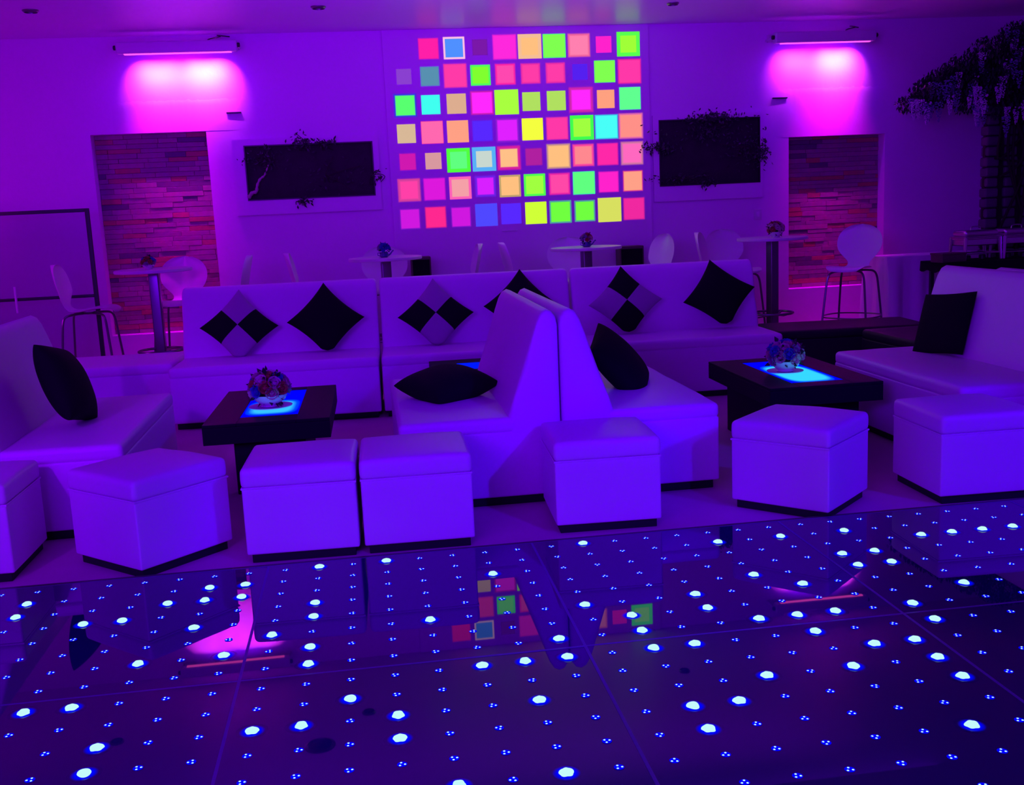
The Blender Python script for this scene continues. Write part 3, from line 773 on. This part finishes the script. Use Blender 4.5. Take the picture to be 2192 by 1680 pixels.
# ------------------------------------------------------------------ wall-washing LED bars
pinkled = emis('pink_led', (1.0, 0.06, 0.55), 2.2)
def light_bar(xc, z, L, label, rz, pw):
    t = thing('led_light_bar', (xc, 7.76, z), 0, label, 'light', 'pink LED wall washers over the niches'); h = L/2
    M = MB().rbox(-h, h, -.045, .055, -.062, .052, .020, n=3)
    for x in (-.30*L/1.2, 0.0, .30*L/1.2):
        for k in range(5): M.box(x+k*.012, x+k*.012+.005, -.049, -.044, .028, .046)
    hs = M.build('housing', housing, t)
    MB().rbox(-h+.07, h-.06, -.020, .020, -.071, -.060, .003, n=1).build('led_strip', pinkled, hs)['label'] = 'glowing pink strip'
    for s in (-1, 1):
        MB().lathe([(.006, -.03), (.02, -.03), (.024, -.018), (.024, .002), (.018, .008)], 14, Matrix.Translation((s*(h+.02), 0, 0)) @ Matrix.Rotation(s*PI/2, 4, 'Y')).build('knob', blackpl, hs)
        b = MB(); b.box(s*(h+.004)-.004, s*(h+.004)+.004, -.015, .24, -.012, .012); b.box(s*(h-.06)-.05, s*(h-.06)+.05, .200, .240, -.02, .06)
        b.build('bracket', housing, t)
    MB().tube(catmull([(.25, .05, .02), (.30, .12, .08), (.42, .14, .11), (.38, .2, .13), (.5, .238, .12)], 5), .006, 6).build('cable', blackpl, t)
    # the bar's own light: two halves, the right one stronger
    for x, e, tilt, sp, nm, co in ((-h*.38, pw[0], 50, 76, 'led_bar_glow', (1.0, .05, .95)), (h*.38, pw[1], 50, 76, 'led_bar_glow', (1.0, .05, .95)), (pw[4], pw[2], 7, 40, 'led_bar_spill', (.75, .0, .80)), (0, pw[3], 40, 150, 'led_bar_violet', (.16, 0, 1))):
        l = bpy.data.lights.new(nm, 'AREA'); l.shape = 'RECTANGLE'; l.size = L*(.32 if tilt == 50 else .55); l.size_y = .03; l.color = co; l.energy = e; l.spread = math.radians(sp)
        o = bpy.data.objects.new(nm, l); COL.objects.link(o); o.parent = t; o.location = (x, .0, -.078); o.rotation_euler = (math.radians(tilt), 0, 0)
    return t
light_bar(-1.255, 3.315, 1.18, 'LED light bar high on the wall over the left stone niche', 0, (12, 17, 6.0, 9, -.20))
light_bar(5.595, 3.255, 1.16, 'LED light bar high on the wall over the right stone niche', 0, (4.5, 15, 5.5, 9, .16))

# ------------------------------------------------------------------ planted niches
def planter(xo0, xo1, zo0, zo1, xi0, xi1, zi0, zi1, label, seed, tufts, branch):
    xc = (xo0+xo1)/2; t = thing('planted_wall_box', (xc, YW, zo0), 0, label, 'wall planter', 'dark planted boxes in white frames')
    m = MB(); d = .035; X = lambda a: a-xc; Z = lambda a: a-zo0
    m.box(X(xo0), X(xo1), -d, 0, 0, Z(zi0)); m.box(X(xo0), X(xo1), -d, 0, Z(zi1), Z(zo1)); m.box(X(xo0), X(xi0), -d, 0, Z(zi0), Z(zi1)); m.box(X(xi1), X(xo1), -d, 0, Z(zi0), Z(zi1))
    m.build('frame', wallm, t, smooth=False)
    MB().box(X(xi0), X(xi1), -.004, 0, Z(zi0), Z(zi1)).build('backing', niched, t, smooth=False)
    b = MB(); e = .012
    for (a0, a1, c0, c1) in ((xi0, xi1, zi0, zi0+e), (xi0, xi1, zi1-e, zi1), (xi0, xi0+e, zi0+e, zi1-e), (xi1-e, xi1, zi0+e, zi1-e)):
        b.box(X(a0), X(a1), -d-.006, -.004, Z(c0), Z(c1))
    b.build('liner', blackpl, t, smooth=False)
    rr = random.Random(seed); lf = MB()
    for (x, z, rx, rz_, n) in tufts:
        for _ in range(n):
            p = Vector((X(x)+rr.gauss(0, rx*.5), -.05-.07*rr.random(), Z(z)+rr.gauss(0, rz_*.5)))
            L = rr.uniform(.025, .055); T = Matrix.Translation(p) @ Matrix.Rotation(rr.uniform(0, 6.3), 4, 'Y') @ Matrix.Rotation(rr.uniform(-.8, .8), 4, 'X') @ Matrix.Rotation(rr.uniform(-.8, .8), 4, 'Z')
            lf.add([(0, 0, 0), (L*.5, .004, L*.2), (L, 0, 0), (L*.5, .004, -L*.2)], [(0, 1, 2, 3)], T)
    lf.build('foliage', leafm, t)
    for (x, z, rx, rz_, n) in tufts:
        for _ in range(4):
            MB().tube(catmull([(X(x)+rr.uniform(-.1, .1), -.006, Z(z)-.08), (X(x)+rr.uniform(-.1, .1), -.06, Z(z)), (X(x)+rr.gauss(0, rx*.5), -.10, Z(z)+rr.gauss(0, rz_*.5))], 4), .004, 5).build('stem', barkm, t)
    if branch:
        pts = catmull([(X(-.70), -.03, Z(1.80)), (X(-.66), -.05, Z(1.845)), (X(-.615), -.06, Z(1.86)), (X(-.60), -.06, Z(1.92)), (X(-.565), -.06, Z(1.985)), (X(-.52), -.05, Z(2.02)), (X(-.49), -.04, Z(2.08)), (X(-.47), -.03, Z(2.13))], 5)
        n = len(pts); MB().tube(pts, [.022*(1-.75*k/n)+.003*math.sin(k*1.7) for k in range(n)], 10).build('driftwood', branchm, t)['label'] = 'pale glossy driftwood branch'
    return t
planter(-.83, .69, 1.615, 2.40, -.71, .63, 1.765, 2.335, 'dark planted wall box left of the projection, with a pale branch', 4,
        [(-.12, 2.34, .14, .07, 90), (.12, 2.335, .12, .03, 60), (-.50, 2.20, .20, .12, 90), (-.12, 1.74, .07, .05, 40), (.64, 1.96, .03, .08, 20), (.2, 2.0, .5, .2, 60)], True)
planter(3.70, 4.96, 1.56, 2.495, 3.765, 4.93, 1.725, 2.445, 'dark planted wall box right of the projection, leaves spilling over its frame', 6,
        [(4.38, 2.45, .30, .06, 260), (3.78, 2.14, .20, .06, 130), (4.3, 2.30, .45, .12, 200), (4.93, 2.05, .10, .12, 120), (4.75, 2.1, .25, .25, 150), (4.28, 1.74, .15, .04, 40), (4.0, 1.8, .4, .06, 80)], False)

# ------------------------------------------------------------------ small fittings
def bracket(x, z, w, label):
    t = thing('wall_bracket', (x, YW, z), 0, label, 'wall bracket')
    MB().rbox(-w/2, w/2, -.03, 0, -.008, .006, .003, n=1).build('shelf', blackpl, t); MB().rbox(-w*.25, w*.25, -.015, 0, -.022, -.008, .004, n=1).build('socket', housing, t)
bracket(-.78, 2.675, .15, 'small dark bracket on the wall right of the left pink glow')
bracket(5.17, 2.64, .17, 'small dark bracket on the wall left of the right pink glow')
t = thing('light_switch', (4.91, YW, 1.37), 0, 'small white wall switch above the rightmost bar table', 'light switch')
MB().rbox(-.045, .045, -.010, 0, -.06, .06, .004, n=1).build('plate', housing, t); MB().rbox(-.018, .018, -.015, -.009, -.03, .03, .003, n=1).build('rocker', bowlm, t)
t = thing('projector_reflection', (2.06, 7.968, 1.325), 0, 'thin bright strip shaped as a projector reflection, just under the projected squares', 'reflection')
MB().rbox(-.085, .085, -.012, 0, -.006, .006, .003, n=1).build('glint_strip', bowlm, t)  # solid pale strip stands in for the projector's reflection
def ceil_light(x, y, r, label):
    t = thing('ceiling_spotlight', (x, y, ZC), 0, label, 'ceiling light')
    MB().lathe([(r, 0), (r, -.008), (r*.8, -.020), (r*.78, -.006), (.002, -.004)], 28).build('trim_ring', metalm, t)
    MB().lathe([(r*.76, -.005), (r*.5, -.012), (.002, -.014)], 20).build('lens', blackpl, t)
ceil_light(-2.28, 6.52, .07, 'small unlit ceiling spotlight at the far left')
ceil_light(.20, 6.62, .07, 'small unlit ceiling spotlight left of the projection')
ceil_light(3.60, 6.80, .06, 'small unlit ceiling spotlight right of the projection')
ceil_light(-.275, 6.03, .15, 'larger dark ceiling fixture cut by the top edge of the photo')

# ------------------------------------------------------------------ framed clear screen, far left
t = thing('framed_clear_screen', (-3.02, 7.42, FZ), 0, 'freestanding dark-framed clear screen against the left wall', 'screen')
for nm, (a0, a1, z0, z1) in (('post', (.785, .825, 0, 1.79)), ('post', (-.825, -.785, 0, 1.79)), ('top_rail', (-.785, .785, 1.755, 1.79)), ('middle_rail', (-.785, .785, .915, .945)), ('bottom_rail', (-.785, .785, .10, .13))):
    MB().rbox(a0, a1, -.018, .018, z0, z1, .004, n=1).build(nm, blackpl, t)
MB().box(-.785, .785, -.003, .003, .945, 1.755).build('upper_pane', sheetm, t, smooth=False); MB().box(-.785, .785, -.003, .003, .13, .915).build('lower_pane', sheetm, t, smooth=False)
MB().tube([(.05, -.035, 1.06), (.05, -.035, .80)], .012, 8).build('handle', bowlm, t)['label'] = 'short pale upright handle'
for s in (-.805, .805): MB().rbox(s-.02, s+.02, -.22, .22, 0, .03, .006, n=1).build('foot', blackpl, t)

# ------------------------------------------------------------------ buffet
t = thing('buffet_table', (6.64, 7.42, FZ), 0, 'white skirted buffet table against the wall right of the stone niche', 'table')
hx, hy, H = .58, .22, .89
MB().rbox(-hx, hx, -hy, hy, H-.02, H, .006, n=4).build('tabletop', tabletopm, t)
# draped skirt with folds
n = 240; v = []; f = []; per = []
for k in range(n):
    s = k/n*4*(hx+hy)
    if s < 2*hx: p = (-hx+s, -hy, 0, -1)
    elif s < 2*hx+2*hy: p = (hx, -hy+s-2*hx, 1, 0)
    elif s < 4*hx+2*hy: p = (hx-(s-2*hx-2*hy), hy, 0, 1)
    else: p = (-hx, hy-(s-4*hx-2*hy), -1, 0)
    per.append((p, s))
for j, z in enumerate((H+.004, H-.01, H-.15, H-.45, .02)):
    for (p, s) in per:
        a = (0, .004, .024, .036, .046)[j]; off = .006+a*(.6+math.sin(s*21)+.5*math.sin(s*9.3+1)); off = max(off, .004)
        if p[3] > 0: off = .004
        v.append((p[0]+p[2]*off, p[1]+p[3]*off, z))
for j in range(4):
    for k in range(n): k2 = (k+1) % n; f.append((j*n+k, (j+1)*n+k, (j+1)*n+k2, j*n+k2))
f.append(tuple(range(n)))
MB().add(v, f).build('table_skirt', clothm, t, ang=60)
t = thing('serving_table', (7.18, 6.78, FZ), 0, 'black-draped serving table holding the chafing dishes at the right', 'table')
MB().rbox(-.80, .80, -.26, .26, .80, .84, .006, n=3).build('tabletop', blackwood, t)
for sx in (-1, 1):
    for sy in (-1, 1): MB().rbox(sx*.72-.02, sx*.72+.02, sy*.20-.02, sy*.20+.02, 0, .80, .004, n=1).build('leg', blackpl, t)
c = MB(); ctr = [(-.81, -.27), (.81, -.27), (.81, .27), (-.81, .27)]
nn = 40; v = []; f = []
def edge_pt(u):
    L = [1.62, .54, 1.62, .54]; s = u*sum(L)
    for k in range(4):
        if s <= L[k]: a, b = ctr[k], ctr[(k+1) % 4]; return (a[0]+(b[0]-a[0])*s/L[k], a[1]+(b[1]-a[1])*s/L[k], k, s/L[k])
        s -= L[k]
    return (*ctr[0], 0, 0)
N = 120
for j in range(5):
    for k in range(N):
        x, y, sd, q = edge_pt(k/N); drop = .10+.012*math.sin(k*.9)
        o_ = .004+.012*j*(.7+.6*math.sin(k*1.1))/4; dx, dy = ((0, -1), (1, 0), (0, 1), (-1, 0))[sd]
        v.append((x+dx*o_, y+dy*o_, .845-drop*j/4))
for j in range(4):
    for k in range(N): k2 = (k+1) % N; f.append((j*N+k, (j+1)*N+k, (j+1)*N+k2, j*N+k2))
f.append(tuple(range(N))); 
MB().add(v, f).build('tablecloth', blackfab, t, ang=60)
# overlay corner of the cloth, a point hanging at the table's left end
v = [(-.835, -.292, .848), (-.30, -.292, .848), (-.715, -.300, .46), (-.835, .05, .848), (-.78, -.296, .66)]
MB().add(v, [(0, 4, 1), (4, 2, 1), (0, 3, 4)]).build('cloth_corner', blackfab, t, smooth=False)
def chafing(x, y, rz, label):
    t = thing('chafing_dish', (x, y, .812), rz, label, 'chafing dish', 'steel chafing dishes')
    for sx in (-1, 1):
        for sy in (-1, 1):
            MB().tube([(sx*.20, sy*.12, .235), (sx*.205, sy*.125, .12), (sx*.212, sy*.132, .003)], [.022, .017, .014], 8).build('leg', steelm, t)
    m = MB()
    for z, r in ((.225, .010), (.07, .006)): m.tube([(-.205, -.125, z), (.205, -.125, z), (.205, .125, z), (-.205, .125, z)], r, 8, True)
    m.build('stand', steelm, t)
    MB().rbox(-.195, .195, -.115, .115, .15, .235, .012, n=2).build('water_pan', steelm, t)
    MB().rbox(-.215, .215, -.135, .135, .235, .247, .005, n=2).build('food_pan', steelm, t)
    ld = MB().rbox(-.20, .20, -.12, .12, .247, .305, .035, n=4).build('lid', steelm, t)
    MB().tube(catmull([(-.06, 0, .300), (-.05, 0, .338), (0, 0, .345), (.05, 0, .338), (.06, 0, .300)], 4), .006, 8).build('lid_handle', steelm, ld)
    for s in (-.09, .09): MB().lathe([(.03, .001), (.035, .004), (.035, .045), (.026, .05)], 16, Matrix.Translation((s, 0, 0))).build('fuel_burner', blackpl, t)
    return t
chafing(6.84, 6.80, .08, 'steel chafing dish at the left end of the black-draped table')
chafing(7.305, 6.80, -.02, 'steel chafing dish beside the vine column, second on the black table')
chafing(7.77, 6.80, .03, 'steel chafing dish cut by the right edge of the photo')
t = thing('serving_crate', (6.46, 6.66, .812), .1, 'low dark wooden crate at the corner of the black-draped table', 'crate')
MB().rbox(-.14, .14, -.10, .10, 0, .08, .006, n=1).build('body', darkwood, t); MB().rbox(-.145, .145, -.105, .105, .078, .096, .004, n=1).build('lid', darkwood, t)

# ------------------------------------------------------------------ wisteria on a column, right
t = thing('wisteria_column', (7.58, 7.45, FZ), 0, 'dark column wound with an artificial wisteria canopy at the right edge', 'artificial tree')
for x in (-.20, .02, .24):
    m = MB(); z = .02; k = 0
    while z < 2.5:
        rr = .075+.006*math.sin(k*2.1); m.rbox(x-rr, x+rr, -.07, .07, z, z+.105, .025, n=1); z += .112; k += 1
    m.build('stacked_post', rackm, t)
MB().rbox(-.27, .30, -.03, .03, .0, 2.55, .01, n=1).build('core_board', barkm, t)
rr = random.Random(12); lf = MB(); fl = []
blobs = [(-1.15, 2.50, .18), (-.92, 2.62, .26), (-.66, 2.70, .34), (-.36, 2.72, .40), (-.06, 2.75, .48), (.28, 2.85, .55), (-.50, 2.50, .22), (-.10, 2.45, .30), (.30, 2.40, .34), (.20, 3.10, .36), (-.20, 2.98, .34), (-.55, 2.85, .26), (-.80, 2.72, .24), (-.98, 2.52, .20), (.05, 3.20, .22)]
for (bx, bz, br) in blobs:
    for _ in range(int(2000*br*br*5)):
        d = Vector((rr.gauss(0, 1), rr.gauss(0, 1), rr.gauss(0, 1))).normalized()*br*rr.random()**.33
        p = Vector((bx+d.x, d.y*.9-.05, bz+.03+d.z*.62))
        if p.y > .42 or p.z > 3.42: continue
        L = rr.uniform(.03, .065); T = Matrix.Translation(p) @ Matrix.Rotation(rr.uniform(0, 6.3), 4, 'Z') @ Matrix.Rotation(rr.uniform(.2, 1.6), 4, 'Y')
        lf.add([(0, 0, 0), (L*.5, L*.22, 0), (L, 0, -L*.1), (L*.5, -L*.22, 0)], [(0, 1, 2, 3)], T)
lf.build('foliage', leafm, t)
def raceme(mt, sd):
    m = MB(); r2 = random.Random(sd)
    for k in range(90):
        u = r2.random(); R = .032*(1-u)**.7+.004; a = r2.uniform(0, 6.3); c = (R*math.cos(a), R*math.sin(a), -.20*u); s = .010*(1.1-u*.6)
        m.ball(c, s, 5, 3, sc=(1, 1, .7))
    o = m.build('flower_raceme', mt); d = o.data; bpy.data.objects.remove(o); return d
RC = [raceme(wistm, 1), raceme(wistd, 2), raceme(wistm, 3), raceme(wistd, 4)]
for k in range(84):
    bx, bz, br = rr.choice(blobs); a = rr.uniform(-1, 1)
    o = bpy.data.objects.new('flower_raceme', rr.choice(RC)); COL.objects.link(o); o.parent = t
    zz = bz+.02-br*.5*math.sqrt(max(0, 1-a*a))*rr.uniform(-.6, 1.0)
    o.location = (bx+a*br*.9, -br*.75*math.sqrt(1-a*a)-.05-.03*rr.random(), min(zz, 3.25)); s = rr.uniform(.7, 1.2); o.scale = (s, s, s)
br_ = MB()
for k in range(7):
    e = (rr.uniform(-1.1, .3), rr.uniform(-.3, .1), rr.uniform(2.5, 2.9))
    br_.tube(catmull([(rr.uniform(-.2, .2), -.09, .9+.2*k), (rr.uniform(-.2, .2), -.11, 1.9), (e[0]*.4, e[1]*.6-.05, 2.45), e], 6), .014, 6)
br_.build('vine_stem', barkm, t)
